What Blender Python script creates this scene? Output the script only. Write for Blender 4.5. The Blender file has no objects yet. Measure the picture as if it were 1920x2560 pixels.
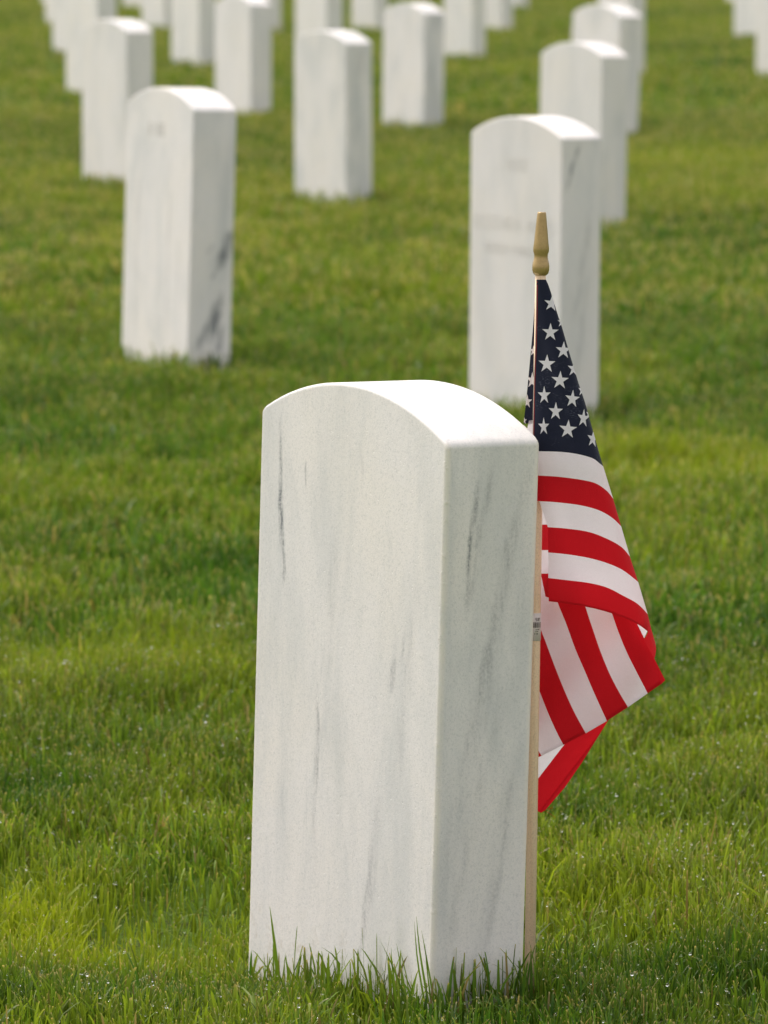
import bpy, bmesh, math
import numpy as np
from mathutils import Vector, Matrix

S = bpy.context.scene
COL = S.collection
R = math.radians
rng = np.random.default_rng(7)

# ------------------------------------------------------------------ camera model
F, HC = 11400.0, 1.05                 # focal length in units of a 1659 x 2212 frame, camera height
TH = math.atan((1106 + 250) / F)      # downward pitch
CT, ST = math.cos(TH), math.sin(TH)

def at(px, py, Y):
    """point on the vertical plane Y seen at pixel (px, py) of the 1920 x 2560 photograph"""
    px, py = px / 1.15732, py / 1.15732
    a, b = (px - 829.5) / F, -(py - 1106) / F
    d = (a, CT + b * ST, -ST + b * CT)
    t = Y / d[1]
    return Vector((d[0] * t, Y, HC + d[2] * t))

cam = bpy.data.objects.new("camera", bpy.data.cameras.new("camera"))
COL.objects.link(cam)
cam.location = (0, 0, HC)
cam.rotation_euler = (R(90) - TH, 0, 0)
c = cam.data
c.sensor_fit = 'VERTICAL'; c.sensor_height = 36; c.sensor_width = 27
c.lens = 36 * F / 2212
c.clip_start = 0.1; c.clip_end = 3000
c.dof.use_dof = True
c.dof.focus_distance = 4.90
c.dof.aperture_fstop = 14.5
S.camera = cam

# ------------------------------------------------------------------ helpers
def tag(o, label=None, cat=None, group=None, kind=None):
    for k, v in (('label', label), ('category', cat), ('group', group), ('kind', kind)):
        if v: o[k] = v
    return o

def link(name, me, mats, parent=None, loc=(0, 0, 0)):
    o = bpy.data.objects.new(name, me)
    COL.objects.link(o)
    for m in (mats if isinstance(mats, (list, tuple)) else [mats]):
        me.materials.append(m)
    if parent: o.parent = parent
    o.location = loc
    return o

class NT:
    def __init__(s, mat):
        mat.use_nodes = True
        s.t = mat.node_tree; s.t.nodes.clear()
    def n(s, typ, ins=None, **kw):
        x = s.t.nodes.new(typ)
        for k, v in kw.items(): setattr(x, k, v)
        for k, v in (ins or {}).items():
            if isinstance(v, bpy.types.NodeSocket): s.t.links.new(v, x.inputs[k])
            else: x.inputs[k].default_value = v
        return x
    def math(s, op, a, b=0.0, c=0.0, clamp=False):
        return s.n('ShaderNodeMath', {0: a, 1: b, 2: c}, operation=op, use_clamp=clamp).outputs[0]
    def mix(s, f, a, b, blend='MIX'):
        x = s.n('ShaderNodeMix', data_type='RGBA', blend_type=blend)
        for k, v in ((0, f), (6, a), (7, b)):
            if isinstance(v, bpy.types.NodeSocket): s.t.links.new(v, x.inputs[k])
            else: x.inputs[k].default_value = v if k == 0 else (tuple(v) + (1,))[:4]
        return x.outputs[2]
    def ramp(s, v, a, b, lo=0.0, hi=1.0, smooth=True):
        x = s.n('ShaderNodeMapRange', {0: v, 1: a, 2: b, 3: lo, 4: hi})
        if smooth: x.interpolation_type = 'SMOOTHSTEP'
        return x.outputs[0]
    def noise(s, vec, scale, detail=4, rough=.55, dist=0.0):
        return s.n('ShaderNodeTexNoise', {'Vector': vec, 'Scale': scale, 'Detail': detail, 'Roughness': rough, 'Distortion': dist}).outputs[0]
    def out(s, sh):
        s.n('ShaderNodeOutputMaterial', {0: sh})

# ------------------------------------------------------------------ materials
def marble(name, strokes=(), vein=1.0, edge=None):
    """white marble, steep grey veining; strokes = (face, x0, z0, x1, z1, width, strength) of single dark veins"""
    m = bpy.data.materials.new(name); t = NT(m)
    co = t.n('ShaderNodeTexCoord').outputs['Object']
    rnd = t.n('ShaderNodeObjectInfo').outputs['Random']
    off = t.n('ShaderNodeCombineXYZ', {0: t.math('MULTIPLY', rnd, 7.3), 1: t.math('MULTIPLY', rnd, 3.1), 2: t.math('MULTIPLY', rnd, 11.7)}).outputs[0]
    v = t.n('ShaderNodeVectorMath', {0: co, 1: off}, operation='ADD').outputs[0]
    st = t.n('ShaderNodeMapping', {'Vector': v, 'Rotation': (R(16), R(4), 0), 'Scale': (8, 10, 2.2)}).outputs[0]
    st2 = t.n('ShaderNodeMapping', {'Vector': v, 'Rotation': (R(18), R(5), 0), 'Scale': (26, 24, 6)}).outputs[0]
    a = t.ramp(t.noise(st, 1.3, 7, .62, .6), .42, .70)
    b = t.ramp(t.noise(st2, 1.1, 6, .65, .5), .48, .80)
    # thin broken streaks where the coarse field peaks
    st3 = t.n('ShaderNodeMapping', {'Vector': v, 'Rotation': (R(8), R(-3), 0), 'Scale': (26, 22, 1.6)}).outputs[0]
    ln = t.noise(st3, 1.0, 3, .5, .35)
    ln = t.math('ABSOLUTE', t.math('SUBTRACT', ln, .5))
    ln = t.ramp(ln, .0, .018, 1, 0)
    ln = t.math('MULTIPLY', ln, t.ramp(t.noise(t.n('ShaderNodeMapping', {'Vector': v, 'Scale': (8, 8, 3)}).outputs[0], 1.7, 3), .52, .68))
    warmn = t.ramp(t.noise(v, 6.0, 4), .35, .7)
    col = t.mix(warmn, (.785, .762, .745), (.795, .762, .722))
    col = t.mix(t.math('MULTIPLY', a, .42 * vein), col, (.50, .525, .53))
    col = t.mix(t.math('MULTIPLY', b, .22 * vein), col, (.47, .50, .51))
    col = t.mix(t.math('MULTIPLY', ln, .12 * vein), col, (.34, .36, .38))
    # crystalline grain
    g1 = t.noise(co, 420, 3, .7); g2 = t.noise(co, 1500, 2, .6)
    col = t.mix(t.ramp(g1, .48, .70, 0, .34), col, (.42, .44, .44))
    col = t.mix(t.ramp(g1, .22, .46, .18, 0), col, (.90, .885, .85))
    col = t.mix(t.ramp(g2, .52, .70, 0, .32), col, (.38, .39, .38))
    if strokes:
        sep = t.n('ShaderNodeSeparateXYZ', {0: co})
        wob = t.noise(t.n('ShaderNodeMapping', {'Vector': co, 'Scale': (12, 12, 12)}).outputs[0], 1.0, 5, .6)
        wob = t.math('MULTIPLY', t.math('SUBTRACT', wob, .5), .022)
        brk = t.ramp(t.noise(t.n('ShaderNodeMapping', {'Vector': co, 'Scale': (120, 120, 22)}).outputs[0], 1.0, 4, .65), .36, .60)
        grn = t.ramp(t.noise(co, 330, 3, .7), .35, .6)
        for face, x0, z0, x1, z1, w, k in strokes:
            X = sep.outputs[0] if face == 'f' else sep.outputs[1]
            Z = sep.outputs[2]
            # line x = x0 + (z - z0) * slope
            sl = (x1 - x0) / (z1 - z0)
            lx = t.math('MULTIPLY_ADD', t.math('SUBTRACT', Z, z0), sl, x0)
            d = t.math('ABSOLUTE', t.math('SUBTRACT', t.math('ADD', X, wob), lx))
            md = t.ramp(d, 0, w, 1, 0)
            zl, zh = min(z0, z1), max(z0, z1)
            e = (zh - zl) * .22
            md = t.math('MULTIPLY', md, t.ramp(Z, zl - e * .3, zl + e, 0, 1))
            md = t.math('MULTIPLY', md, t.ramp(Z, zh - e, zh + e * .3, 1, 0))
            lim = t.math('LESS_THAN', sep.outputs[1], -.045) if face == 'f' else t.math('GREATER_THAN', sep.outputs[0], .155)
            md = t.math('MULTIPLY', md, lim)
            md = t.math('MULTIPLY', md, t.math('MAXIMUM', brk, .35))
            md = t.math('MULTIPLY', md, t.math('MULTIPLY_ADD', grn, .6, .4))
            col = t.mix(t.math('MULTIPLY', md, k), col, (.14, .155, .17))
    if edge:                              # cream rim left along the rubbed arrises
        sp = t.n('ShaderNodeSeparateXYZ', {0: t.n('ShaderNodeVectorMath', {0: co}, operation='ABSOLUTE').outputs[0]})
        ex = t.ramp(sp.outputs[0], edge[0] - .011, edge[0] - .002); ey = t.ramp(sp.outputs[1], edge[1] - .009, edge[1] - .002)
        rim = t.math('MULTIPLY', t.math('MULTIPLY', ex, ey), t.ramp(t.noise(co, 40, 3), .25, .6, .4, 1))
        col = t.mix(t.math('MULTIPLY', rim, .7), col, (.82, .765, .66))
    # faint soil splash and lichen freckles low on the stone
    z = t.n('ShaderNodeSeparateXYZ', {0: co}).outputs[2]
    soil = t.math('MULTIPLY', t.ramp(z, .015, .075, 1, 0), t.ramp(t.noise(co, 60, 4, .7), .5, .7))
    col = t.mix(t.math('MULTIPLY', soil, .35), col, (.36, .29, .18))
    hgt = t.noise(co, 650, 4, .7)
    if edge:
        hgt = t.math('ADD', hgt, t.math('MULTIPLY', t.math('MULTIPLY', rim, 3.2), t.ramp(t.noise(co, 95, 3, .6), .55, .72)))
        hgt = t.math('ADD', hgt, t.math('MULTIPLY', t.ramp(t.noise(co, 230, 2, .6), .66, .74), -1.6))
    bmp = t.n('ShaderNodeBump', {'Strength': .28, 'Distance': .0007, 'Height': hgt}).outputs[0]
    p = t.n('ShaderNodeBsdfPrincipled', {'Base Color': col, 'Roughness': .62, 'Normal': bmp,
        'Subsurface Weight': .12, 'Subsurface Radius': (1, .85, .7), 'Subsurface Scale': .004, 'Specular IOR Level': .35})
    t.out(p.outputs[0])
    return m

def cloth(name, col, trans=.52, wear=.0):
    m = bpy.data.materials.new(name); t = NT(m)
    co = t.n('ShaderNodeTexCoord').outputs['Object']
    wv = t.noise(t.n('ShaderNodeMapping', {'Vector': co, 'Scale': (1, 1, 2.2)}).outputs[0], 900, 2, .6)
    c1 = t.mix(t.ramp(wv, .3, .7, 0, .16), col, tuple(min(1, x * .72) for x in col))
    if wear:
        wn = t.math('MULTIPLY', t.ramp(t.noise(co, 42, 3), .52, .66), t.ramp(t.noise(t.n('ShaderNodeMapping', {'Vector': co, 'Scale': (1, 1, 3)}).outputs[0], 420, 3, .7), .52, .68))
        c1 = t.mix(t.math('MULTIPLY', wn, wear), c1, (.22, .24, .30))
    big = t.noise(co, 28, 3, .5)
    h = t.math('ADD', t.math('MULTIPLY', wv, .45), t.math('MULTIPLY', big, 2.2))
    bmp = t.n('ShaderNodeBump', {'Strength': .5, 'Distance': .0022, 'Height': h}).outputs[0]
    d = t.n('ShaderNodeBsdfPrincipled', {'Base Color': c1, 'Roughness': .8, 'Specular IOR Level': .15, 'Sheen Weight': .12, 'Normal': bmp})
    tr = t.n('ShaderNodeBsdfTranslucent', {'Color': c1, 'Normal': bmp})
    t.out(t.n('ShaderNodeMixShader', {0: trans, 1: d.outputs[0], 2: tr.outputs[0]}).outputs[0])
    return m

def wood(name, base, dark, scale, rough=.55, spec=.3, metal=0.0):
    m = bpy.data.materials.new(name); t = NT(m)
    co = t.n('ShaderNodeTexCoord').outputs['Object']
    g = t.noise(t.n('ShaderNodeMapping', {'Vector': co, 'Scale': scale}).outputs[0], 1, 5, .6)
    sp = t.noise(co, 900, 3, .7)
    col = t.mix(t.ramp(g, .4, .72, 0, .6), base, dark)
    col = t.mix(t.ramp(sp, .45, .72, 0, .6), col, tuple(x * .55 for x in base))
    bmp = t.n('ShaderNodeBump', {'Strength': .3, 'Distance': .0004, 'Height': g}).outputs[0]
    t.out(t.n('ShaderNodeBsdfPrincipled', {'Base Color': col, 'Roughness': rough, 'Specular IOR Level': spec, 'Metallic': metal, 'Normal': bmp}).outputs[0])
    return m

def plain(name, col, rough=.6):
    m = bpy.data.materials.new(name); t = NT(m)
    co = t.n('ShaderNodeTexCoord').outputs['Object']
    c1 = t.mix(t.ramp(t.noise(co, 800, 2), .4, .7, 0, .25), col, tuple(x * .7 for x in col))
    t.out(t.n('ShaderNodeBsdfPrincipled', {'Base Color': c1, 'Roughness': rough}).outputs[0])
    return m

def grass_mat():
    m = bpy.data.materials.new('grass_blades'); t = NT(m)
    a = t.n('ShaderNodeVertexColor', layer_name='gcol').outputs[0]
    d = t.n('ShaderNodeBsdfPrincipled', {'Base Color': a, 'Roughness': .42, 'Specular IOR Level': .28})
    tc = t.mix(1.0, a, (1.30, 1.20, .60), 'MULTIPLY')
    tr = t.n('ShaderNodeBsdfTranslucent', {'Color': tc})
    t.out(t.n('ShaderNodeMixShader', {0: .46, 1: d.outputs[0], 2: tr.outputs[0]}).outputs[0])
    return m

def ground_mat():
    m = bpy.data.materials.new('lawn_soil'); t = NT(m)
    co = t.n('ShaderNodeTexCoord').outputs['Object']
    n1 = t.noise(co, .9, 4); n2 = t.noise(co, 60, 4, .7)
    col = t.mix(t.ramp(n1, .35, .65), (.085, .150, .024), (.130, .185, .032))
    col = t.mix(t.ramp(n2, .45, .7, 0, .7), col, (.045, .038, .02))
    bmp = t.n('ShaderNodeBump', {'Strength': .8, 'Distance': .01, 'Height': n2}).outputs[0]
    t.out(t.n('ShaderNodeBsdfPrincipled', {'Base Color': col, 'Roughness': 1.0, 'Specular IOR Level': .05, 'Normal': bmp}).outputs[0])
    return m

def dew_mat():
    m = bpy.data.materials.new('dew_water'); t = NT(m)
    g = t.n('ShaderNodeBsdfGlass', {'IOR': 1.33, 'Roughness': .02, 'Color': (1, 1, 1, 1)})
    t.out(g.outputs[0])
    return m

# ------------------------------------------------------------------ headstones
HW, HT = .3302, .1016

def stone_mesh(k, h, seed, seg=28):
    """upright slab with a segmental arched top; local x along the inscribed face, front face at -y"""
    w, t = HW * k, HT * k
    rise = .0385 * k
    rad = (w * w / 4 + rise * rise) / (2 * rise)
    pts = [(-w / 2, -.32), (w / 2, -.32)]
    rr = .005 * k                         # softened shoulder
    # right shoulder
    a0 = math.asin((w / 2) / rad)
    arc = [(rad * math.sin(a), h + rise - rad * (1 - math.cos(a))) for a in np.linspace(a0 * .93, -a0 * .93, seg)]
    def q(p0, p1, p2, n=5):
        return [tuple(((1 - u) ** 2) * p0[i] + 2 * u * (1 - u) * p1[i] + u * u * p2[i] for i in (0, 1)) for u in np.linspace(0, 1, n)]
    right = q((w / 2, h - rr), (w / 2, h + .001), arc[0])
    left = q(arc[-1], (-w / 2, h + .001), (-w / 2, h - rr))
    pts += right[:-1] + arc + left[1:]
    bm = bmesh.new()
    f = [bm.verts.new((x, -t / 2, z)) for x, z in pts]
    b = [bm.verts.new((x, t / 2, z)) for x, z in pts]
    bm.faces.new(f)
    bm.faces.new(b[::-1])
    n = len(pts)
    for i in range(n):
        bm.faces.new((f[(i + 1) % n], f[i], b[i], b[(i + 1) % n]))
    bmesh.ops.recalc_face_normals(bm, faces=bm.faces)
    # ease the long arrises
    ed = [e for e in bm.edges if len(e.link_faces) == 2 and e.calc_face_angle(0) > R(50) and min(v.co.z for v in e.verts) > -.321]
    bmesh.ops.bevel(bm, geom=ed, offset=.0035 * k, segments=3, profile=.55, affect='EDGES', clamp_overlap=True)
    me = bpy.data.meshes.new('headstone')
    bm.to_mesh(me); bm.free()
    for p in me.polygons: p.use_smooth = True
    return me

plainM = marble('white_marble', vein=1.05)
frontM = marble('white_marble_front', vein=1.15, edge=(HW * 1.035 / 2, HT * 1.035 / 2), strokes=(
    ('f', -.128, .520, -.124, .40, .0060, 1.0),
    ('f', -.125, .45, -.117, .375, .0042, 1.0),
    ('f', -.130, .54, -.127, .48, .004, .7),
    ('f', -.050, .30, -.046, .10, .0060, .38),
    ('f', -.047, .27, -.044, .19, .0035, .40),
    ('f', .088, .335, .080, .295, .011, .38),
    ('f', .103, .36, .098, .32, .004, .35),
    ('f', .070, .20, .045, .04, .012, .34),
    ('f', .055, .15, .040, .02, .005, .30),
    ('f', .020, .53, .024, .47, .004, .22),
    ('f', -.080, .50, -.078, .47, .003, .45),
    ('s', -.012, .515, -.028, .40, .0050, .62),
    ('s', .042, .54, -.025, .22, .010, .22),
    ('s', .022, .33, -.044, .03, .012, .18),
    ('s', .040, .26, .006, .04, .007, .18),
    ('f', .125, .42, .095, .20, .012, .18),
    ('f', -.02, .44, -.03, .30, .018, .16),
    ('s', .004, .53, -.030, .37, .0090, .34),
    ('s', -.018, .46, -.026, .42, .0035, .7),
    ('s', .034, .50, -.015, .25, .014, .20),
    ('s', .005, .35, -.045, .10, .018, .16),
    ('s', .030, .22, .000, .05, .014, .14),
))
r1M = marble('white_marble_right', vein=.95, strokes=(
    ('s', -.003, .555, -.036, .455, .0085, .95),
    ('s', .025, .43, -.015, .20, .012, .35),
    ('s', .020, .30, -.010, .08, .010, .35)))
l1M = marble('white_marble_left', vein=1.3, strokes=(
    ('s', .040, .30, .018, .225, .020, .9),
    ('s', .024, .185, .000, .065, .018, .9),
    ('s', .006, .145, -.030, .045, .014, .7),
    ('f', .060, .45, .055, .05, .014, .30),
    ('f', -.10, .45, -.098, .05, .020, .22),
    ('s', .046, .315, .022, .245, .022, 1.0),
    ('s', .000, .285, -.012, .26, .010, .5),
    ('s', .020, .235, .004, .205, .008, .75),
    ('s', .020, .165, .004, .085, .021, 1.0),
    ('s', .030, .11, .022, .035, .012, 1.0),
    ('s', .000, .12, -.035, .05, .022, .55),
    ('f', .105, .30, .110, .12, .012, .25),
    ('f', .030, .12, .028, .02, .010, .2)))
vM = marble('white_marble_veined', vein=1.5, strokes=(('s', .01, .52, .0, .42, .02, .45), ('s', -.01, .3, -.02, .2, .012, .4)))

# (x, y, yaw, scale, shoulder height, sideways lean, material, label)
G = 'white marble headstones in rows on the cemetery lawn'
STONES = [
 (-0.0020, 4.9894, 58.2, 1.015, 0.541, 1.6, frontM, 'large sharp white marble headstone in the foreground, beside the flag'),
 (0.2951, 10.4191, 56, 0.939, 0.560, 0.4, r1M, 'white headstone with faint lettering standing right behind the small flag'),
 (-0.4572, 11.5009, 62, 1.014, 0.572, 1.7, l1M, 'white headstone with dark grey smudges low on its right side'),
 (-0.9317, 18.4936, 59, 1.020, 0.543, 0, plainM, 'plain white headstone just behind and left of the smudged headstone'),
 (-0.1692, 17.5081, 57.5, 0.991, 0.532, 0, vM, 'white headstone in mid lawn straight above the foreground stone, grey patch at upper right'),
 (0.6080, 16.2599, 56, 0.975, 0.531, 0.8, plainM, 'cream white headstone directly behind the lettered headstone'),
 (0.9090, 21.9861, 58, 1.072, 0.513, 2, vM, 'greyish headstone with its rounded top in view, second behind the lettered headstone'),
 (0.1231, 22.7314, 58, 1.006, 0.506, 0.6, vM, 'white headstone to the right of the mid lawn stone, top touching the picture edge'),
 (-0.6374, 23.8796, 60, 1.039, 0.516, 0.3, plainM, 'white headstone between the smudged stone and mid lawn stone, top at the picture edge'),
 (-1.4547, 26.3139, 60, 1.062, 0.563, 0, plainM, 'white headstone third from the front in the leftmost row'),
 (-1.9064, 32.5040, 60, 1.078, 0.572, 0, plainM, 'blurred white headstone fourth from the front in the leftmost row'),
 (-2.3719, 39.1448, 60, 1.086, 0.576, 0, plainM, 'blurred white headstone fifth from the front in the leftmost row'),
 (-2.7741, 44.9212, 60, 1.100, 0.583, 0, plainM, 'farthest blurred headstone base in the top left corner of the leftmost row'),
 (-1.1127, 30.8951, 60, 1.058, 0.561, 0, plainM, 'blurred white headstone cut off by the top edge above the smudged headstone'),
 (-1.6208, 38.2595, 60, 1.071, 0.567, 0, plainM, 'far blurred headstone just left of the cut off stone above the smudged headstone'),
 (-2.0688, 44.5798, 60, 1.076, 0.570, 0, plainM, 'farthest small headstone base at the top edge above the smudged headstone'),
 (-0.8502, 37.1755, 60, 1.034, 0.548, 0, plainM, 'far blurred headstone showing only its right edge, upper left of the mid lawn stone'),
 (-0.3519, 28.6501, 58, 1.007, 0.534, 0, plainM, 'blurred cream headstone directly behind the mid lawn stone, its base hidden'),
 (-0.1025, 37.7593, 58, 0.999, 0.529, 0, plainM, 'far blurred headstone at the top edge, upper right of the mid lawn stone'),
 (0.4915, 32.3930, 57, 0.959, 0.508, 0, plainM, 'nearest of three headstones stepping away to the right at the top centre'),
 (0.7869, 37.7529, 57, 0.965, 0.511, 0, plainM, 'middle one of three headstones stepping away to the right at the top centre'),
 (1.0841, 44.5587, 57, 0.963, 0.510, 0, plainM, 'farthest of three headstones stepping away to the right at the top centre'),
 (1.3022, 29.0591, 57, 0.941, 0.499, 0, plainM, 'headstone peeking out behind the greyish rounded one at the top right'),
 (2.5301, 36.3611, 58, 0.940, 0.498, 0, vM, 'far pinkish white headstone left of the one cut off by the right edge'),
 (2.1449, 28.7063, 58, 0.929, 0.492, 0, plainM, 'headstone cut off by the right edge of the picture'),
 (3.1399, 46.8445, 58, 0.947, 0.502, 0, plainM, 'farthest headstone base at the top edge near the right corner'),
]
foot = []
stone_objs = []
for i, (x, y, yaw, k, h, lean, mat, lab) in enumerate(STONES):
    o = link('headstone', stone_mesh(k, h, i), mat)
    o.matrix_world = Matrix.Translation((x, y, 0)) @ Matrix.Rotation(R(lean), 4, 'Y') @ Matrix.Rotation(R(-yaw), 4, 'Z')
    m = o.modifiers.new('normals', 'WEIGHTED_NORMAL'); m.keep_sharp = False
    tag(o, lab, 'headstone', G)
    foot.append((x, y, R(-yaw), HW * k / 2, HT * k / 2))
    stone_objs.append((o, k, h))

# worn incised marks on the two lettered stones (shallow, weathered strokes)
def glyph_mesh(rows, k):
    """rows: (x start, x end, z, letter height, depth y); worn letter strokes as thin sunk bars"""
    bm = bmesh.new(); r = np.random.default_rng(3)
    for x0, x1, z, hh, words in rows:
        x = x0
        n = 0
        while x < x1 - hh * .4:
            wd = hh * r.uniform(.5, .75)
            if n in words: x += hh * .9
            n += 1
            bars = [(x, z, .0028, hh)]
            kind = r.integers(0, 4)
            if kind == 0: bars += [(x, z, wd, .0028), (x, z + hh * .5, wd * .8, .0024), (x, z + hh, wd, .0028)]
            if kind == 1: bars += [(x + wd, z, .0028, hh), (x, z + hh * .5, wd, .0024)]
            if kind == 2: bars += [(x, z, wd, .0028)]
            if kind == 3: bars += [(x + wd, z, .0028, hh), (x, z + hh, wd, .0028), (x, z, wd, .0028)]
            for bx, bz, bw, bh in bars:
                y = -HT * k / 2 - .0007
                vs = [bm.verts.new(p) for p in ((bx, y, bz), (bx + bw, y, bz), (bx + bw, y, bz + bh), (bx, y, bz + bh))]
                bm.faces.new(vs)
            x += wd + hh * .32
    me = bpy.data.meshes.new('inscription'); bm.to_mesh(me); bm.free()
    return me
incM = plain('worn_lettering', (.71, .688, .65), .9)
incD = plain('dark_lettering', (.45, .43, .39), .9)
o, k, h = stone_objs[1]
for row in ((-.138, .128, .372, .024, (7,)), (-.100, .070, .325, .017, (5,)), (-.030, .040, .492, .020, ())):
    link('inscription', glyph_mesh([row], k), incM, o)
o, k, h = stone_objs[2]
link('inscription', glyph_mesh([(-.050, .030, .508, .022, (1,))], k), incD, o)

# ------------------------------------------------------------------ flag on its stick
PY = 4.905
base = at(1323.5, 2502, PY); base.z = 0
flag = bpy.data.objects.new('hand_flag', None); COL.objects.link(flag)
flag.location = base
tag(flag, 'small American stick flag with gold wooden tip planted behind the foreground headstone', 'flag')

poleM = wood('pale_dowel', (.88, .68, .47), (.74, .53, .33), (260, 260, 9))
finM = wood('gold_painted_wood', (.40, .275, .105), (.27, .17, .055), (60, 60, 60), rough=.30, spec=.6, metal=.35)
RED = cloth('red_cloth', (.60, .010, .018)); WHT = cloth('white_cloth', (.95, .90, .95))
NVY = cloth('navy_cloth', (.014, .017, .036), .10, wear=.35)
STAR = cloth('star_white', (.93, .90, .94), .3)
HEM = plain('red_stitching', (.28, .012, .018), .8)
CREAM = plain('cream_edge', (.72, .62, .52), .8)

def lathe(name, prof, A, B, mat, parent, n=24):
    """surface of revolution round the line A-B; prof = (t, radius)"""
    ax = (B - A).normalized(); u = ax.orthogonal().normalized(); v = ax.cross(u)
    bm = bmesh.new(); rings = []
    for t, r in prof:
        cpt = A.lerp(B, t) - base
        rings.append([bm.verts.new(cpt + (u * math.cos(a) + v * math.sin(a)) * r) for a in np.linspace(0, 2 * math.pi, n, endpoint=False)])
    for a, b in zip(rings, rings[1:]):
        for i in range(n): bm.faces.new((a[i], a[(i + 1) % n], b[(i + 1) % n], b[i]))
    bm.faces.new(rings[0][::-1]); bm.faces.new(rings[-1])
    bmesh.ops.recalc_face_normals(bm, faces=bm.faces)
    me = bpy.data.meshes.new(name); bm.to_mesh(me); bm.free()
    for p in me.polygons: p.use_smooth = len(p.vertices) == 4
    return link(name, me, mat, parent)

ptop = at(1351.5, 686, PY); pbot = at(1323.2, 2500, PY)
pbot2 = pbot + (pbot - ptop).normalized() * .08
pole = lathe('pole', [(0, .0051), (.5, .0051), (1, .0050)], pbot2, ptop, poleM, flag)
f0, f1 = at(1351.6, 689, PY), at(1354.4, 530, PY)
lathe('finial', [(0, .0046), (.012, .0058), (.04, .0072), (.09, .0080), (.14, .0080), (.20, .0076), (.25, .0068), (.30, .0063),
                 (.34, .0065), (.38, .0073), (.43, .0074), (.55, .0066), (.70, .0058), (.85, .0049), (.97, .0042), (1.0, .0039)], f0, f1, finM, flag)

# price label wrapped round the stick
def onpole(py): 
    t = (py - 686) / (2500 - 686); return ptop.lerp(pbot, t)
l0, l1 = onpole(1593), onpole(1524)
lab = lathe('paper_label', [(0, .0055), (1, .0055)], l0, l1, plain('white_paper', (.74, .70, .68)), pole)
bm = bmesh.new()
def ink(x0, x1, y0, y1, off=.0058):
    # curved patch on the label, x in radians round the front, y in photo rows
    n = 3; vs = []
    for yy in (y1, y0):
        cpt = onpole(yy) - base
        vs.append([bm.verts.new(cpt + Vector((math.sin(a) * off, -math.cos(a) * off, 0))) for a in np.linspace(x0, x1, n)])
    for i in range(n - 1): bm.faces.new((vs[0][i], vs[0][i + 1], vs[1][i + 1], vs[1][i]))
for a0, a1 in ((.0, .10), (.16, .20), (.26, .36), (.42, .46), (.52, .60), (.72, .76), (.84, .94), (1.0, 1.04), (-.1, -.04), (-.25, -.18), (-.4, -.3), (-.55, -.48)):
    ink(a0, a1, 1546, 1560)
for a0 in (.1, .3, .5, .62): ink(a0, a0 + .09, 1563, 1566)
for a0 in (.05, .25, .4): ink(a0, a0 + .12, 1568.5, 1570.5)
for a0 in (-.1, .2, .35): ink(a0, a0 + .11, 1574, 1576.5)
# the letters "se"
def seg(u0, v0, u1, v1):
    ink(u0, u1, v0, v1)
x = .02
for yy in (1535.5, 1539, 1542.3): seg(x, yy, x + .28, yy + 1.1)
seg(x, 1535.5, x + .09, 1540); seg(x + .19, 1539, x + .28, 1543.4)
x = .40
for yy in (1535.5, 1539, 1542.3): seg(x, yy, x + .36, yy + 1.1)
seg(x, 1535.5, x + .11, 1543.4); seg(x + .26, 1535.5, x + .36, 1540)
me = bpy.data.meshes.new('printed_text'); bm.to_mesh(me); bm.free()
ptx = link('printed_text', me, plain('black_ink', (.05, .03, .03)), lab)
ptx.parent = pole; tag(ptx)

# --- cloth
def z3(x, y): return (1200 + x / 3.16, 500 + y / 3.16)
def z4(x, y): return (1200 + x / 2.212, 1100 + y / 2.212)
def z7(x, y): return (1290 + x / 4.1475, 1400 + y / 4.1475)
SIL = [(1365, 699), (1372, 714), (1379, 736), (1396, 791), (1406, 820), (1421, 873), (1447, 959), (1463, 1006), (1485, 1085), (1504, 1152),
       (1513, 1180), (1533, 1247), (1553, 1316), (1574, 1389), (1595, 1453), (1618, 1531), (1631, 1577), (1639, 1612), (1642, 1640)]
SIL = np.array(SIL, float)
def xr(y): return float(np.interp(y, SIL[:, 1], SIL[:, 0]))
def xl(y): return float(np.interp(y, [700, 1090, 1700], [1341, 1331, 1331]))
def dfront(x, y):
    a, b = xl(y), xr(y)
    s = min(max((x - a) / (b - a), 0.0), 1.0)
    A = .25 * (b - a) / 2640
    wr = .0022 * math.sin(y * .021 + x * .03) * s + .0022 * math.sin(x * .062 - y * .014 + math.sin(y * .011)) * s * (1 - s) * 4
    return -.0052 - 1.45 * A * (s ** .75) * math.sqrt(max(0, 1 - s ** 3.2)) + wr * (1 - s)

def resample(poly, n, ease=False):
    p = np.array(poly, float)
    # Catmull-Rom densify
    q = []
    for i in range(len(p) - 1):
        a = p[max(i - 1, 0)]; b = p[i]; cc = p[i + 1]; d = p[min(i + 2, len(p) - 1)]
        for u in np.linspace(0, 1, 14, endpoint=False):
            q.append(.5 * ((2 * b) + (-a + cc) * u + (2 * a - 5 * b + 4 * cc - d) * u * u + (-a + 3 * b - 3 * cc + d) * u ** 3))
    q.append(p[-1]); q = np.array(q)
    L = np.concatenate([[0], np.cumsum(np.hypot(*(q[1:] - q[:-1]).T))])
    u = np.linspace(0, 1, n)
    if ease: u = np.sin(u * math.pi / 2)
    u = u * L[-1]
    return np.stack([np.interp(u, L, q[:, 0]), np.interp(u, L, q[:, 1])], 1)

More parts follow.
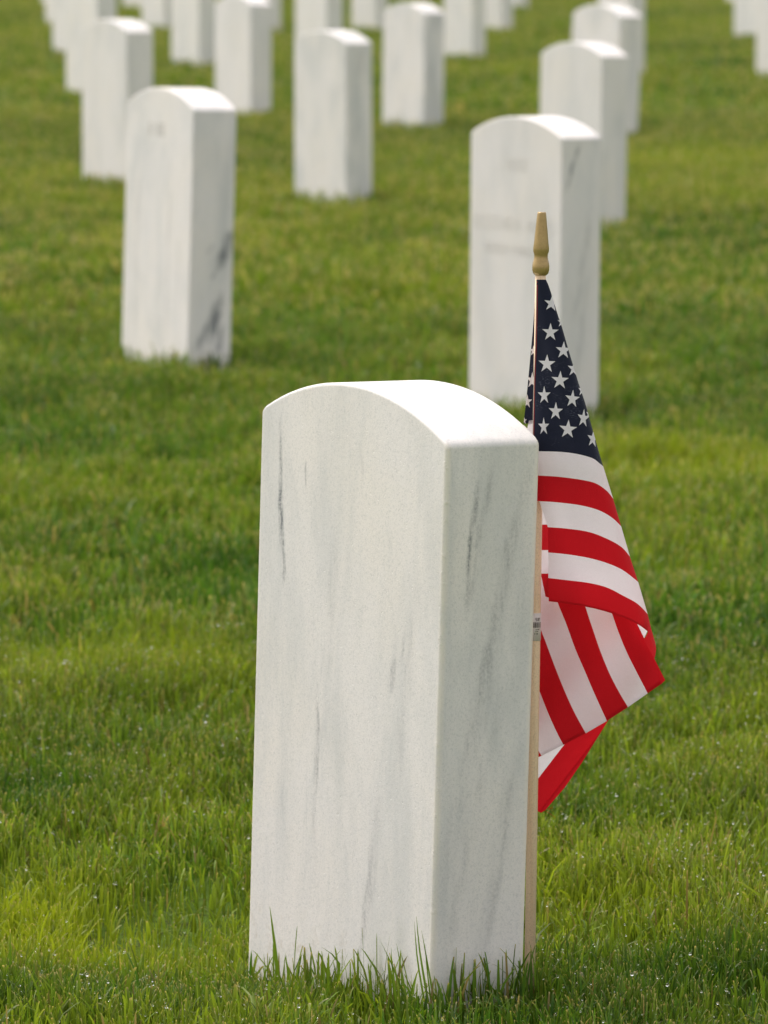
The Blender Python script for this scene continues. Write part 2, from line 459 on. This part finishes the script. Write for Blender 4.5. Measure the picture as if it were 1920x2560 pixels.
fb = bmesh.new()
def grid(P, mi):
    """P rows of (x, y, d)"""
    vs = [[fb.verts.new(at(x, y, PY + d) - base) for x, y, d in row] for row in P]
    for a, b in zip(vs, vs[1:]):
        for i in range(len(a) - 1):
            f = fb.faces.new((a[i], b[i], b[i + 1], a[i + 1])); f.material_index = mi; f.smooth = True
def band(top, bot, mi, dfun, n=40, m=8, ease=True):
    A, B = resample(top, n, ease), resample(bot, n, ease)
    grid([[(*(A[i] * (1 - v) + B[i] * v), dfun(*(A[i] * (1 - v) + B[i] * v))) for i in range(n)] for v in np.linspace(0, 1, m)], mi)
MI = dict(r=0, w=1, n=2, s=3, h=4, c=5)

# canton: hoist hem to right fold, rows down to the first stripe
b0 = [(1333, 1127.5), z4(330, 62), z4(450, 66), z4(540, 78), z4(620, 100), z4(660, 128), (1508, 1166)]
B0 = resample(b0, 36, True)
rows = []
TOPL, TOPR = (1342, 699), (1365, 699)
for v in np.linspace(0, 1, 44):
    row = []
    for i in range(36):
        yb = B0[i][1]
        ue = min(1, (B0[i][0] - xl(yb)) / (xr(yb) - xl(yb)))
        y = 699 + (yb - 699) * v
        a, b = xl(y), xr(y)
        x = a + (b - a) * ue
        row.append((x, y, dfront(x, y)))
    rows.append(row)
grid(rows, MI['n'])
b1 = [(1333, 1188), z4(330, 197), z4(430, 203), z4(560, 220), z4(640, 240), z4(700, 280), (xr(1247), 1247)]
b2 = [(1333, 1251), z4(327, 338), z4(430, 345), z4(560, 362), z4(660, 390), z4(730, 430), (xr(1316), 1316)]
b2b = [z4(328, 338), z4(430, 345), z4(560, 362), z4(660, 390), z4(730, 430), (xr(1316), 1316)]
b3 = [z4(375, 482), z4(480, 490), z4(600, 508), z4(700, 545), z4(780, 590), (xr(1391), 1391)]
b4 = [z4(377, 622), z4(480, 632), z4(600, 652), z4(700, 680), z4(790, 720), (xr(1455), 1455)]
b5 = [z4(378, 763), z4(480, 775), z4(600, 790), z4(700, 815), z4(790, 860), z4(870, 905), (xr(1535), 1535)]
b6 = [z4(380, 892), z4(480, 905), z4(600, 925), z4(700, 950), z4(800, 985), z4(870, 1018), z4(926, 1056)]
band(b0, b1, MI['w'], dfront); band(b1, b2, MI['r'], dfront); band(b2b, b3, MI['w'], dfront)
band(b3, b4, MI['r'], dfront); band(b4, b5, MI['w'], dfront)
band(b5, b6, MI['r'], dfront)
# rolled hem at the bottom of the hoist part
hemt = [(x, y - 5) for x, y in b6]
band(hemt, b6, MI['r'], lambda x, y: dfront(x, y) - .0009, m=3)
# the last stripe turning under at the right
def dcurl(x, y): return dfront(min(x, xr(y)), y) + .004 + max(0, (y - 1577)) * .00012
band([z4(928, 966), z4(950, 1055), z4(970, 1125), z4(974, 1165), z4(964, 1211)], [z4(880, 1000), z4(926, 1056), z4(922, 1072), z4(914, 1090), z4(905, 1102)], MI['r'], lambda x, y: dcurl(x, y), n=14, m=8, ease=False)
# white sliver inside the curl
band([z7(1235, 640), z7(1300, 690), z7(1362, 738)], [z7(1300, 760), z7(1312, 790), z7(1325, 820)], MI['w'], lambda x, y: .016, n=6, m=5, ease=False)
# inner strips seen left of the folded edge
di = lambda x, y: .003 + .00055 * max(0, x - 1344)
for top, bot, c_ in (([z4(315, 300), z4(384, 440)], [z4(312, 468), z4(384, 468)], 'w'),
                     ([z4(312, 468), z4(384, 468)], [z4(312, 609), z4(384, 609)], 'r'),
                     ([z4(312, 609), z4(384, 609)], [z4(336, 739), z4(386, 739)], 'w'),
                     ([z4(336, 739), z4(386, 739)], [z4(362, 866), z4(386, 874)], 'r')):
    band(top, bot, MI[c_], di, n=8, m=6, ease=False)
# middle layer: the fly end hanging back down, stripes running steeply
mc = [
 [z7(140, 1800), z7(180, 1950), z7(215, 2052)],
 [z7(60, 1400), z7(140, 1750), z7(222, 1955), z7(265, 2030)],
 [z7(60, 800), z7(150, 1130), z7(232, 1330), z7(330, 1580), z7(420, 1780), z7(490, 1915)],
 [z7(232, 60), z7(232, 420), z7(236, 600), z7(262, 735), z7(300, 830), z7(400, 1100), z7(500, 1350), z7(600, 1570), z7(722, 1795)],
 [z7(320, 60), z7(385, 300), z7(435, 450), z7(520, 660), z7(610, 910), z7(700, 1120), z7(820, 1400), z7(942, 1667)],
 [z7(640, 220), z7(720, 487), z7(790, 700), z7(880, 960), z7(980, 1200), z7(1080, 1390), z7(1160, 1524)],
 [z7(900, 300), z7(990, 540), z7(1060, 740), z7(1150, 960), z7(1250, 1160), z7(1365, 1381)],
 [z7(1110, 420), z7(1210, 640), z7(1330, 860), z7(1430, 1060), z7(1515, 1277)],
 [z7(1150, 450), z7(1255, 660), z7(1345, 845), z7(1430, 1012), z7(1548, 1247)]]
def dmid(x, y):
    u = min(max((x - 1345) / 300., 0), 1); v = min(max((y - 1500) / 350., 0), 1)
    return .020 - .012 * math.sin(math.pi * u) * (1 - .3 * v) + .004 * math.sin((x * .8 + y * .35) * .028) * v - .010 * v + .002
for i, c_ in enumerate('rwrwrwrr'):
    off = .0 if i < 7 else -.0008
    band(mc[i], mc[i + 1], MI[c_], lambda x, y, off=off: dmid(x, y) + off, n=34, m=9, ease=False)
# turned hem along the fly end: a narrow doubled strip
bt = [z7(265, 2030), z7(490, 1915), z7(722, 1795), z7(942, 1667), z7(1160, 1524), z7(1365, 1381), z7(1515, 1277), z7(1548, 1247)]
for i, c_ in ((1, 'w'), (2, 'r'), (3, 'w'), (4, 'r'), (5, 'w'), (6, 'r')):
    p, q = bt[i - 1], bt[i]
    band([(p[0] - 1, p[1] - 8), (q[0] - 4, q[1] - 7)], [(p[0], p[1] + .6), (q[0], q[1] + .6)], MI[c_], lambda x, y: dmid(x, y) - .0011, n=8, m=3, ease=False)
# back layer: stripes slanting up to the right, clipped to its outline
outl = [z4(292, 720), z4(700, 760), z4(858, 1012), z4(930, 1180), z4(708, 1553), z4(560, 1790), z4(470, 1920), z4(362, 2046), z4(338, 2062), z4(318, 2052), z4(296, 2030)]
def clip(poly, a, b, c0, keep):
    out = []
    for i in range(len(poly)):
        p, q = poly[i], poly[(i + 1) % len(poly)]
        fp, fq = (a * p[0] + b * p[1] - c0) * keep, (a * q[0] + b * q[1] - c0) * keep
        if fp >= 0: out.append(p)
        if fp * fq < 0:
            t = fp / (fp - fq); out.append((p[0] + (q[0] - p[0]) * t, p[1] + (q[1] - p[1]) * t))
    return out
ic = [500, 850, 1070, 1290, 1516, 1770, 1962, 2200]
SLP = 1.30
def icpt(v):
    x, y = z4(400, v); return y + SLP * x
def dback(x, y): return .030 + .006 * math.sin((x + y * .6) * .02)
cols = 'wrwrwrr'
for i in range(7):
    pg = clip(outl, SLP, 1, icpt(ic[i]), 1)
    if len(pg) > 2: pg = clip(pg, SLP, 1, icpt(ic[i + 1]), -1)
    if len(pg) < 3: continue
    off = -.0012 if i == 6 else 0
    vs = [fb.verts.new(at(x, y, PY + dback(x, y) + off) - base) for x, y in pg]
    f = fb.faces.new(vs); f.material_index = MI[cols[i]]
    r_ = bmesh.ops.triangulate(fb, faces=[f])
    es = list({e for ff in r_['faces'] for e in ff.edges})
# back of the canton: flap that shows left of the stick
fl = [(1339, 716), (1334, 800), (1326, 890), (1317, 985), (1308.5, 1062), (1304, 1110)]
fr = [(1352, 716), (1372, 800), (1400, 890), (1425, 985), (1450, 1062), (1465, 1110)]
L_, R_ = resample(fl, 24), resample(fr, 24)
def dflap(x, y): 
    return .0065 + .00010 * max(0, x - 1340) + .0035 * math.sin(max(0, min(1, (x - xl(y) + 26) / 30.)) * math.pi) * min(1, (y - 700) / 300.)
grid([[(a[0] + (b[0] - a[0]) * u, a[1], dflap(a[0] + (b[0] - a[0]) * u, a[1])) for u in np.linspace(0, 1, 12)] for a, b in zip(L_, R_) if a[1] < 1070], MI['n'])
band([(1308.5, 1062), (1322, 1072), (1330, 1050), (1455, 1070)], [(1296, 1180), (1330, 1180), (1380, 1180), (1480, 1180)], MI['w'], lambda x, y: dflap(x, y) - .0006, n=14, m=6, ease=False)

# stars
def star(cx, cy, r, sx=1.0, rot=0.0, dfun=dfront, lo=None, hi=None, lift=.0009, nf=MI['s']):
    pts = []
    for k_ in range(10):
        a = -math.pi / 2 + k_ * math.pi / 5 + rot
        q = r * (1 if k_ % 2 == 0 else .385)
        pts.append((cx + math.cos(a) * q * sx, cy + math.sin(a) * q))
    n = 4
    def P(x, y):
        if lo: x = max(x, lo(y))
        x = min(x, (hi(y) if hi else xr(y) - .3))
        return fb.verts.new(at(x, y, PY + dfun(x, y) - lift) - base)
    for k_ in range(10):
        a, b = pts[k_], pts[(k_ + 1) % 10]
        g = []
        for i in range(n + 1):
            u = i / n
            g.append([P(cx + (a[0] * (1 - w) + b[0] * w - cx) * u, cy + (a[1] * (1 - w) + b[1] * w - cy) * u) for w in (np.linspace(0, 1, i + 1) if i else [0])])
        for i in range(n):
            for j in range(i + 1):
                f = fb.faces.new((g[i][j], g[i + 1][j], g[i + 1][j + 1])); f.material_index = nf
                if j < i:
                    f = fb.faces.new((g[i][j], g[i + 1][j + 1], g[i][j + 1])); f.material_index = nf
k3 = 1 / 3.16
for x, y, r, sx, rot in ((565, 818, 66, .95, .12), (556, 1045, 74, .93, .03), (660, 1188, 72, .92, .05), (528, 1295, 76, .93, .04), (742, 1335, 66, .8, .1),
                         (632, 1425, 76, .95, .06), (507, 1543, 74, .72, .0), (730, 1572, 74, .82, .1), (598, 1670, 74, .8, .04), (817, 1725, 76, .66, .12),
                         (503, 1790, 74, .62, .0), (695, 1812, 78, .95, .08), (892, 1888, 72, .66, .14), (646, 966, 44, .8, .1), (806, 1505, 52, .6, .1), (858, 1690, 40, .5, .1)):
    cx, cy = z3(x, y)
    star(cx, cy, r * k3, sx, rot)
hemx = lambda y: xl(y) - .5
for x, y, r in ((422, 1192, 46), (412, 1425, 68), (372, 1592, 58), (348, 1742, 34)):
    cx, cy = z3(x, y)
    star(cx, cy, r * k3, .7, .05, dflap, lo=lambda y: float(np.interp(y, [p[1] for p in fl], [p[0] for p in fl])) + .3, hi=lambda y: 1360)
# hoist hem: cream edge, red stitching
def ribbon(pts, w, mi, dz):
    P = resample(pts, 30)
    grid([[(x - w, y, dfront(x, y) - dz) for x, y in P], [(x + w, y, dfront(x, y) - dz) for x, y in P]], mi)
hx = [(1341.5, 712), (1338.5, 850), (1334.5, 960), (1332, 1090)]
ribbon([(x + .2, y) for x, y in hx], .9, MI['c'], .0003)
ribbon([(x + 2.2, y) for x, y in hx], 1.0, MI['h'], .0006)
grid([[(1342.5, 703, -.0065), (1354, 701.5, -.0075), (1365.5, 703, -.0062)], [(1342, 707, -.0068), (1354, 706, -.0078), (1367, 707, -.0062)]], MI['h'])
# loose threads at the bottom corner
def thread(pts, w=.35):
    P = resample(pts, 10); grid([[(x, y - w, .03) for x, y in P], [(x, y + w, .03) for x, y in P]], MI['r'])
thread([z4(345, 2045), z4(375, 2040), z4(405, 2034)]); thread([z4(350, 2048), z4(385, 2065), z4(418, 2090)])
thread([z4(380, 2045), z4(395, 2030), z4(402, 2022)]); thread([z7(268, 322), z7(285, 320)], .3); thread([z7(300, 378), z7(304, 408)], .3)
bmesh.ops.recalc_face_normals(fb, faces=[])
me = bpy.data.meshes.new('flag_cloth'); fb.to_mesh(me); fb.free()
link('flag_cloth', me, [RED, WHT, NVY, STAR, HEM, CREAM], flag)

# ------------------------------------------------------------------ ground
def relief(x, y):
    return -.066 * np.exp(-((x + .16) / .28) ** 2 - ((y - 5.20) / .29) ** 2) + .010 * np.sin(x * 1.1 + 2) * np.sin(y * .55) * np.clip((y - 6) / 4, 0, 1)
bm = bmesh.new()
gx = np.concatenate([np.linspace(-300, -7, 20), np.linspace(-6.5, -1.2, 22), np.linspace(-1.1, 1.1, 45), np.linspace(1.2, 6.5, 22), np.linspace(7, 300, 20)])
gy = np.concatenate([np.linspace(-60, 3.5, 12), np.linspace(3.6, 7.5, 110), np.linspace(7.8, 60, 120), np.linspace(64, 700, 20)])
N = len(gx)
vs = [[bm.verts.new((x, y, float(relief(x, y)) - .007 if y < 62 and abs(x) < 7 else 0)) for x in gx] for y in gy]
for a, b in zip(vs, vs[1:]):
    for i in range(N - 1): bm.faces.new((a[i], a[i + 1], b[i + 1], b[i]))
me = bpy.data.meshes.new('ground'); bm.to_mesh(me); bm.free()
tag(link('ground', me, ground_mat()), kind='structure')

# ------------------------------------------------------------------ grass
LAT = np.random.default_rng(11).random((256, 256))
def vnoise(x, y):
    xi, yi = np.floor(x).astype(int), np.floor(y).astype(int)
    fx, fy = x - xi, y - yi
    fx, fy = fx * fx * (3 - 2 * fx), fy * fy * (3 - 2 * fy)
    g = lambda a, b: LAT[a % 256, b % 256]
    return (g(xi, yi) * (1 - fx) + g(xi + 1, yi) * fx) * (1 - fy) + (g(xi, yi + 1) * (1 - fx) + g(xi + 1, yi + 1) * fx) * fy
def fbm(x, y, o=4):
    s = 0; a = .5; t = 0
    for i in range(o):
        s = s + a * vnoise(x * 2 ** i + 17.3 * i, y * 2 ** i + 5.1 * i); t += a; a *= .55
    return s / t

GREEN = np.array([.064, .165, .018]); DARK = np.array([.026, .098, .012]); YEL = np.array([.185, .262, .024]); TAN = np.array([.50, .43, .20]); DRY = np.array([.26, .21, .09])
OLV = np.array([.122, .190, .028])
PATCH = [(-.36, 5.30, .20, .20, 1.0), (-.42, 5.95, .16, .16, -.75), (-.30, 4.95, .30, .16, -.55), (.55, 9.3, .30, .35, .7), (.22, 5.35, .10, .10, .3),  # tone patches, among them sunlit and shadowed spots put into the colour
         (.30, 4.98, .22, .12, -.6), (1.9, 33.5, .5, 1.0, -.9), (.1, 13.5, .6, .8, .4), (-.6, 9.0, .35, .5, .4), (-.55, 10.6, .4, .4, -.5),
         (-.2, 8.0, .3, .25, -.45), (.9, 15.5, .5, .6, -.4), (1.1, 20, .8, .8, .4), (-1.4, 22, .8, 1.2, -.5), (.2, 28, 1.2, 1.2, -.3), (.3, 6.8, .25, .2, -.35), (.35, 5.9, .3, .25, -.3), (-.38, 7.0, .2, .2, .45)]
allv, allq, allc = [], [], []
nv = 0
TIPS = []
def blades(px, py, hgt, wid, segs, lean_s=.35, tilt_dir=None, colmul=None, near=True):
    global nv
    n = len(px)
    az = rng.uniform(0, 2 * np.pi, n)                  # facing of the flat side
    ld = rng.uniform(0, 2 * np.pi, n) if tilt_dir is None else tilt_dir
    la = np.abs(rng.normal(0, lean_s, n))
    curve = rng.uniform(.2, 1.3, n)
    blunt = rng.random(n) < .50
    ts = {4: [0, .35, .7, .93, 1.0], 3: [0, .45, .86, 1.0], 2: [0, .6, 1.0]}[segs]
    prof = {4: [.75, 1, .85, .55, .35], 3: [.8, 1, .7, .35], 2: [.9, 1, .45]}[segs]
    # colour
    big = fbm(px * .9 + 3, py * .33 + 9); med = fbm(px * 4.1, py * 2.2, 3); fine = rng.random(n)
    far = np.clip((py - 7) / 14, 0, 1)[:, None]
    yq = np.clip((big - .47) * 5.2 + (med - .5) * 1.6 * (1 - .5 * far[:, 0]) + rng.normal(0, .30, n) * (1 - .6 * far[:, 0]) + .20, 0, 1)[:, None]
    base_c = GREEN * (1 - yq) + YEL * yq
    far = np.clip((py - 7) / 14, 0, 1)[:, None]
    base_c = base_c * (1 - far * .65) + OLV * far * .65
    dq = np.clip((fbm(px * 1.9 + 50, py * 1.1 + 31) - .5) * 5.5 + rng.normal(0, .25, n), 0, 1)[:, None]
    base_c = base_c * (1 - .62 * dq) + DARK * .62 * dq
    dr = (rng.random(n) < .04)[:, None]
    base_c = np.where(dr, DRY * rng.uniform(.7, 1.3, (n, 1)), base_c)
    base_c = base_c * (1 + rng.uniform(-.5, .45, (n, 1)) * (1 - .6 * far))
    # paler and darker sward, with sunlit bands and shadow spots painted into blade colour
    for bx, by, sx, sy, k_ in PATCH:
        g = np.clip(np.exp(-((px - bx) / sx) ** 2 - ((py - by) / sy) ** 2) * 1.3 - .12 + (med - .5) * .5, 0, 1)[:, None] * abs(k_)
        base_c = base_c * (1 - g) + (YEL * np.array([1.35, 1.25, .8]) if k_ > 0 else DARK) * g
    if colmul is not None: base_c = base_c * colmul
    tipc = np.where((blunt & (rng.random(n) < .85))[:, None], TAN * rng.uniform(.6, 1.1, (n, 1)), base_c * .6 + YEL * .5)
    gz = relief(px, py) - .001
    V = np.zeros((n, len(ts), 2, 3)); Cc = np.zeros((n, len(ts), 2, 4)); Cc[..., 3] = 1
    wx, wy = np.cos(az), np.sin(az)
    for j, (t, p) in enumerate(zip(ts, prof)):
        bend = la * (t + curve * t * t) * .6
        hx_ = np.sin(bend) * hgt * t; hz = np.cos(bend) * hgt * t
        cx, cy = px + np.cos(ld) * hx_, py + np.sin(ld) * hx_
        pw = np.full(n, p)
        if j == len(ts) - 1: pw = np.where(blunt, .45, .05)
        twist = t * .5
        ax, ay = wx * np.cos(twist) - wy * np.sin(twist), wy * np.cos(twist) + wx * np.sin(twist)
        for s_, sg in ((0, -.5), (1, .5)):
            V[:, j, s_, 0] = cx + ax * wid * pw * sg
            V[:, j, s_, 1] = cy + ay * wid * pw * sg
            V[:, j, s_, 2] = hz + gz
        cc = base_c * 1.0 if j < len(ts) - 1 else tipc
        if segs > 2 and j == len(ts) - 2: cc = base_c * .85 + tipc * .15
        Cc[:, j, :, :3] = cc[:, None, :]
    if near: TIPS.append(np.concatenate([V[:, -1].mean(1), V[:, -2].mean(1)], 1))
    m_ = len(ts) * 2
    idx = nv + np.arange(n)[:, None] * m_
    for j in range(len(ts) - 1):
        allq.append(np.stack([idx[:, 0] + 2 * j, idx[:, 0] + 2 * j + 1, idx[:, 0] + 2 * j + 3, idx[:, 0] + 2 * j + 2], 1))
    allv.append(V.reshape(-1, 3)); allc.append(Cc.reshape(-1, 4)); nv += n * m_

def outside(px, py, grow=.0):
    ok = np.ones(len(px), bool)
    for x, y, a, hw, ht in foot:
        dx, dy = px - x, py - y
        lx = dx * math.cos(a) + dy * math.sin(a); ly = -dx * math.sin(a) + dy * math.cos(a)
        ok &= ~((np.abs(lx) < hw + grow) & (np.abs(ly) < ht + grow))
    return ok

def zone(y0, y1, slope, margin, dens, hm, wm, segs, near=True, core=None):
    area = (y1 - y0) * (slope * (y0 + y1) + 2 * margin)
    n = int(area * dens * 1.25)
    py = np.sqrt(rng.uniform(y0 ** 2, y1 ** 2, n)) if margin < slope * y0 * .5 else rng.uniform(y0, y1, n)
    px = rng.uniform(-1, 1, n) * (slope * y1 + margin)
    k_ = np.abs(px) < slope * py + margin
    if core is not None: k_ &= np.abs(px) >= slope * py + core
    px, py = px[k_], py[k_]
    k_ = outside(px, py, .002); px, py = px[k_], py[k_]
    cl = fbm(px * 9 + 7, py * 6 + 3, 3)
    k_ = rng.random(len(px)) < np.clip(.55 + (cl - .45) * 2.2, .25, 1)
    px, py, cl = px[k_], py[k_], cl[k_]
    hg = hm * (.62 + 1.0 * cl) * rng.uniform(.55, 1.15, len(px))
    hg *= 1 + .5 * np.clip(fbm(px * 1.7 + 90, py * 1.1 + 40) - .55, 0, 1) * 3
    # the mower leaves the blades against each stone a little longer
    edge = ~outside(px, py, .035)
    hg = np.where(edge, hg * 1.18, hg)
    lng = rng.random(len(px)) < .012
    hg = np.where(lng, hg * 1.55, hg)
    blades(px, py, hg, wm * np.where(rng.random(len(px)) < .10, 1.9, 1.0) * rng.uniform(.5, 1.25, len(px)), segs, near=near)

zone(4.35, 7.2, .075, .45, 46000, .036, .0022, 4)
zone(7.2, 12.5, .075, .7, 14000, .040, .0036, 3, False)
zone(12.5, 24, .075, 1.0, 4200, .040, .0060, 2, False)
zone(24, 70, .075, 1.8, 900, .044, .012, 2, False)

# the lawn goes on to both sides
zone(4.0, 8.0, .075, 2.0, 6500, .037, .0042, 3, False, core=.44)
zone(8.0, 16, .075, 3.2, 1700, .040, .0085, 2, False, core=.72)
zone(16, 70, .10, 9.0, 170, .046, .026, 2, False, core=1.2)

# longer uncut blades standing against the front stone
def uncut(n, hm, rad):
    x, y, a, hw, ht = foot[0]
    s_ = rng.random(n); lx = np.where(s_ < .72, rng.uniform(-hw, hw, n), hw + rng.uniform(.002, rad, n))
    ly = np.where(s_ < .72, -ht - rng.uniform(.002, rad, n), rng.uniform(-ht, ht, n))
    px = x + lx * math.cos(a) - ly * math.sin(a); py = y + lx * math.sin(a) + ly * math.cos(a)
    blades(px, py, hm * rng.uniform(.5, 1.25, n), .0030 * rng.uniform(.6, 1.2, n), 4, .22)
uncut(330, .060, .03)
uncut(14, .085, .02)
def traced(pts, w, tip=False):
    """one hand placed blade in front of the stone, photo pixels, root first"""
    global nv
    Yp = pts[0][2] - .12
    P = resample([(p[0], p[1]) for p in pts], 6)
    V = np.zeros((1, 6, 2, 3)); Cc = np.ones((1, 6, 2, 4)); col = GREEN * .55 + YEL * .4
    for j, (x, y) in enumerate(P):
        ww = w * (1 - (j / 5) ** 2.2 * .93)
        V[0, j, 0] = at(x - ww / 2, y, Yp); V[0, j, 1] = at(x + ww / 2, y, Yp + .001)
        Cc[0, j, :, :3] = col
    for j in range(5): allq.append(np.array([[nv + 2 * j, nv + 2 * j + 1, nv + 2 * j + 3, nv + 2 * j + 2]]))
    allv.append(V.reshape(-1, 3)); allc.append(Cc.reshape(-1, 4)); nv += 12
z6 = lambda x, y, Y=4.93: (560 + x / 1.975, 1700 + (y + (60 if y > 1470 else 0)) / 1.975, Y)
for pts, w in (([z6(275, 1540, 5.12), z6(255, 1350), z6(226, 1118)], 11), ([z6(540, 1520, 5.05), z6(570, 1410), z6(530, 1350), z6(482, 1318)], 9),
               ([z6(345, 1530, 5.08), z6(318, 1440), z6(300, 1360)], 10), ([z6(1010, 1540), z6(968, 1350), z6(950, 1165)], 6), ([z6(990, 1530), z6(955, 1380), z6(940, 1190)], 5),
               ([z6(1040, 1540), z6(1005, 1400), z6(975, 1235)], 5), ([z6(1020, 1520), z6(1000, 1400), z6(992, 1300)], 4),
               ([z6(1135, 1520, 4.97), z6(1140, 1350), z6(1134, 1215)], 7), ([z6(1140, 1510, 4.97), z6(1158, 1330), z6(1167, 1207)], 6), ([z6(1120, 1480, 4.96), z6(1122, 1290)], 5),
               ([z6(1325, 1520, 4.97), z6(1290, 1400), z6(1254, 1232)], 6), ([z6(1352, 1500, 4.99), z6(1350, 1330), z6(1332, 1228)], 6),
               ([z6(1460, 1500, 5.0), z6(1440, 1380), z6(1424, 1265)], 4), ([z6(900, 1530), z6(835, 1420), z6(775, 1294)], 5), ([z6(905, 1530), z6(870, 1400), z6(852, 1300)], 5),
               ([z6(850, 1520), z6(830, 1400), z6(826, 1320)], 5), ([z6(1130, 1530, 4.96), z6(1090, 1420), z6(1060, 1350)], 5), ([z6(200, 1530, 5.14), z6(204, 1440), z6(196, 1350)], 5),
               ([z6(520, 1510, 5.03), z6(512, 1440), z6(508, 1390)], 8), ([z6(1540, 1530, 4.98), z6(1532, 1400), z6(1506, 1290)], 5), ([z6(1220, 1480, 4.96), z6(1240, 1420), z6(1228, 1375)], 5),
               ([z6(720, 1520, 4.98), z6(722, 1440), z6(742, 1370)], 4), ([z6(790, 1540, 4.95), z6(740, 1480), z6(660, 1428)], 5)):
    traced(pts, w)

V = np.concatenate(allv).astype(np.float32); Q = np.concatenate(allq).astype(np.int32); Cg = np.concatenate(allc).astype(np.float32)
me = bpy.data.meshes.new('grass')
me.vertices.add(len(V)); me.vertices.foreach_set('co', V.ravel())
me.loops.add(Q.size); me.loops.foreach_set('vertex_index', Q.ravel())
me.polygons.add(len(Q)); me.polygons.foreach_set('loop_start', np.arange(0, Q.size, 4, dtype=np.int32))
me.polygons.foreach_set('use_smooth', np.ones(len(Q), bool))
at_ = me.color_attributes.new('gcol', 'FLOAT_COLOR', 'POINT')
at_.data.foreach_set('color', Cg.ravel())
me.update(calc_edges=True)
tag(link('grass', me, grass_mat()), 'short mown wet green lawn grass covering the whole ground', 'grass', kind='stuff')
print('blades verts', len(V))

# ------------------------------------------------------------------ dew drops hanging on the blades
T = np.concatenate(TIPS)
sel = rng.random(len(T)) < .075
T = T[sel]
bm = bmesh.new(); bmesh.ops.create_icosphere(bm, subdivisions=2, radius=1)
sv = np.array([v.co[:] for v in bm.verts]); sf = np.array([[v.index for v in f.verts] for f in bm.faces]); bm.free()
n = len(T); pos = T[:, :3] * .6 + T[:, 3:] * .4
r = np.clip(rng.lognormal(math.log(.00070), .38, n), .0004, .0017)
DV = (pos[:, None, :] + sv[None] * r[:, None, None]).reshape(-1, 3).astype(np.float32)
DF = (sf[None] + (np.arange(n) * len(sv))[:, None, None]).reshape(-1, 3).astype(np.int32)
me = bpy.data.meshes.new('dew')
me.vertices.add(len(DV)); me.vertices.foreach_set('co', DV.ravel())
me.loops.add(DF.size); me.loops.foreach_set('vertex_index', DF.ravel())
me.polygons.add(len(DF)); me.polygons.foreach_set('loop_start', np.arange(0, DF.size, 3, dtype=np.int32))
me.polygons.foreach_set('use_smooth', np.ones(len(DF), bool)); me.update(calc_edges=True)
tag(link('dew', me, dew_mat()), 'tiny sparkling dew drops hanging on the near grass tips', 'dew', kind='stuff')

# ------------------------------------------------------------------ light
EL, AZ = 60, -50          # sun: high on the left, a little behind the stones
sd = Vector((math.sin(R(AZ)) * math.cos(R(EL)), math.cos(R(AZ)) * math.cos(R(EL)), math.sin(R(EL))))
sun = bpy.data.lights.new('sun', 'SUN'); sun.energy = .66; sun.angle = R(10); sun.color = (1, .945, .86)
so = bpy.data.objects.new('sun', sun); COL.objects.link(so)
so.rotation_euler = (-sd).to_track_quat('-Z', 'Y').to_euler(); so.location = (-5, 8, 12)
W = bpy.data.worlds.new('World'); S.world = W; W.use_nodes = True
t = W.node_tree; t.nodes.clear()
sky = t.nodes.new('ShaderNodeTexSky'); sky.sky_type = 'NISHITA'; sky.sun_disc = False
sky.sun_elevation = R(EL); sky.sun_rotation = R(AZ); sky.dust_density = 3.0; sky.air_density = 1.0; sky.ozone_density = 1.0
hs = t.nodes.new('ShaderNodeHueSaturation'); hs.inputs['Saturation'].default_value = .22
bg = t.nodes.new('ShaderNodeBackground'); bg.inputs[1].default_value = .15
ow = t.nodes.new('ShaderNodeOutputWorld')
t.links.new(sky.outputs[0], hs.inputs['Color']); wb = t.nodes.new('ShaderNodeMix'); wb.data_type = 'RGBA'; wb.blend_type = 'MULTIPLY'; wb.inputs[0].default_value = 1
wb.inputs[7].default_value = (1.05, .98, .945, 1)          # hazy, slightly warm overcast
t.links.new(hs.outputs[0], wb.inputs[6]); t.links.new(wb.outputs[2], bg.inputs[0]); t.links.new(bg.outputs[0], ow.inputs[0])

vs_ = S.view_settings
vs_.view_transform = 'Standard'; vs_.look = 'None'; vs_.gamma = 1; vs_.use_curve_mapping = False; vs_.exposure = 1.02
S.cycles.use_denoising = True
S.cycles.max_bounces = 8; S.cycles.transparent_max_bounces = 8
S.cycles.sample_clamp_indirect = 6
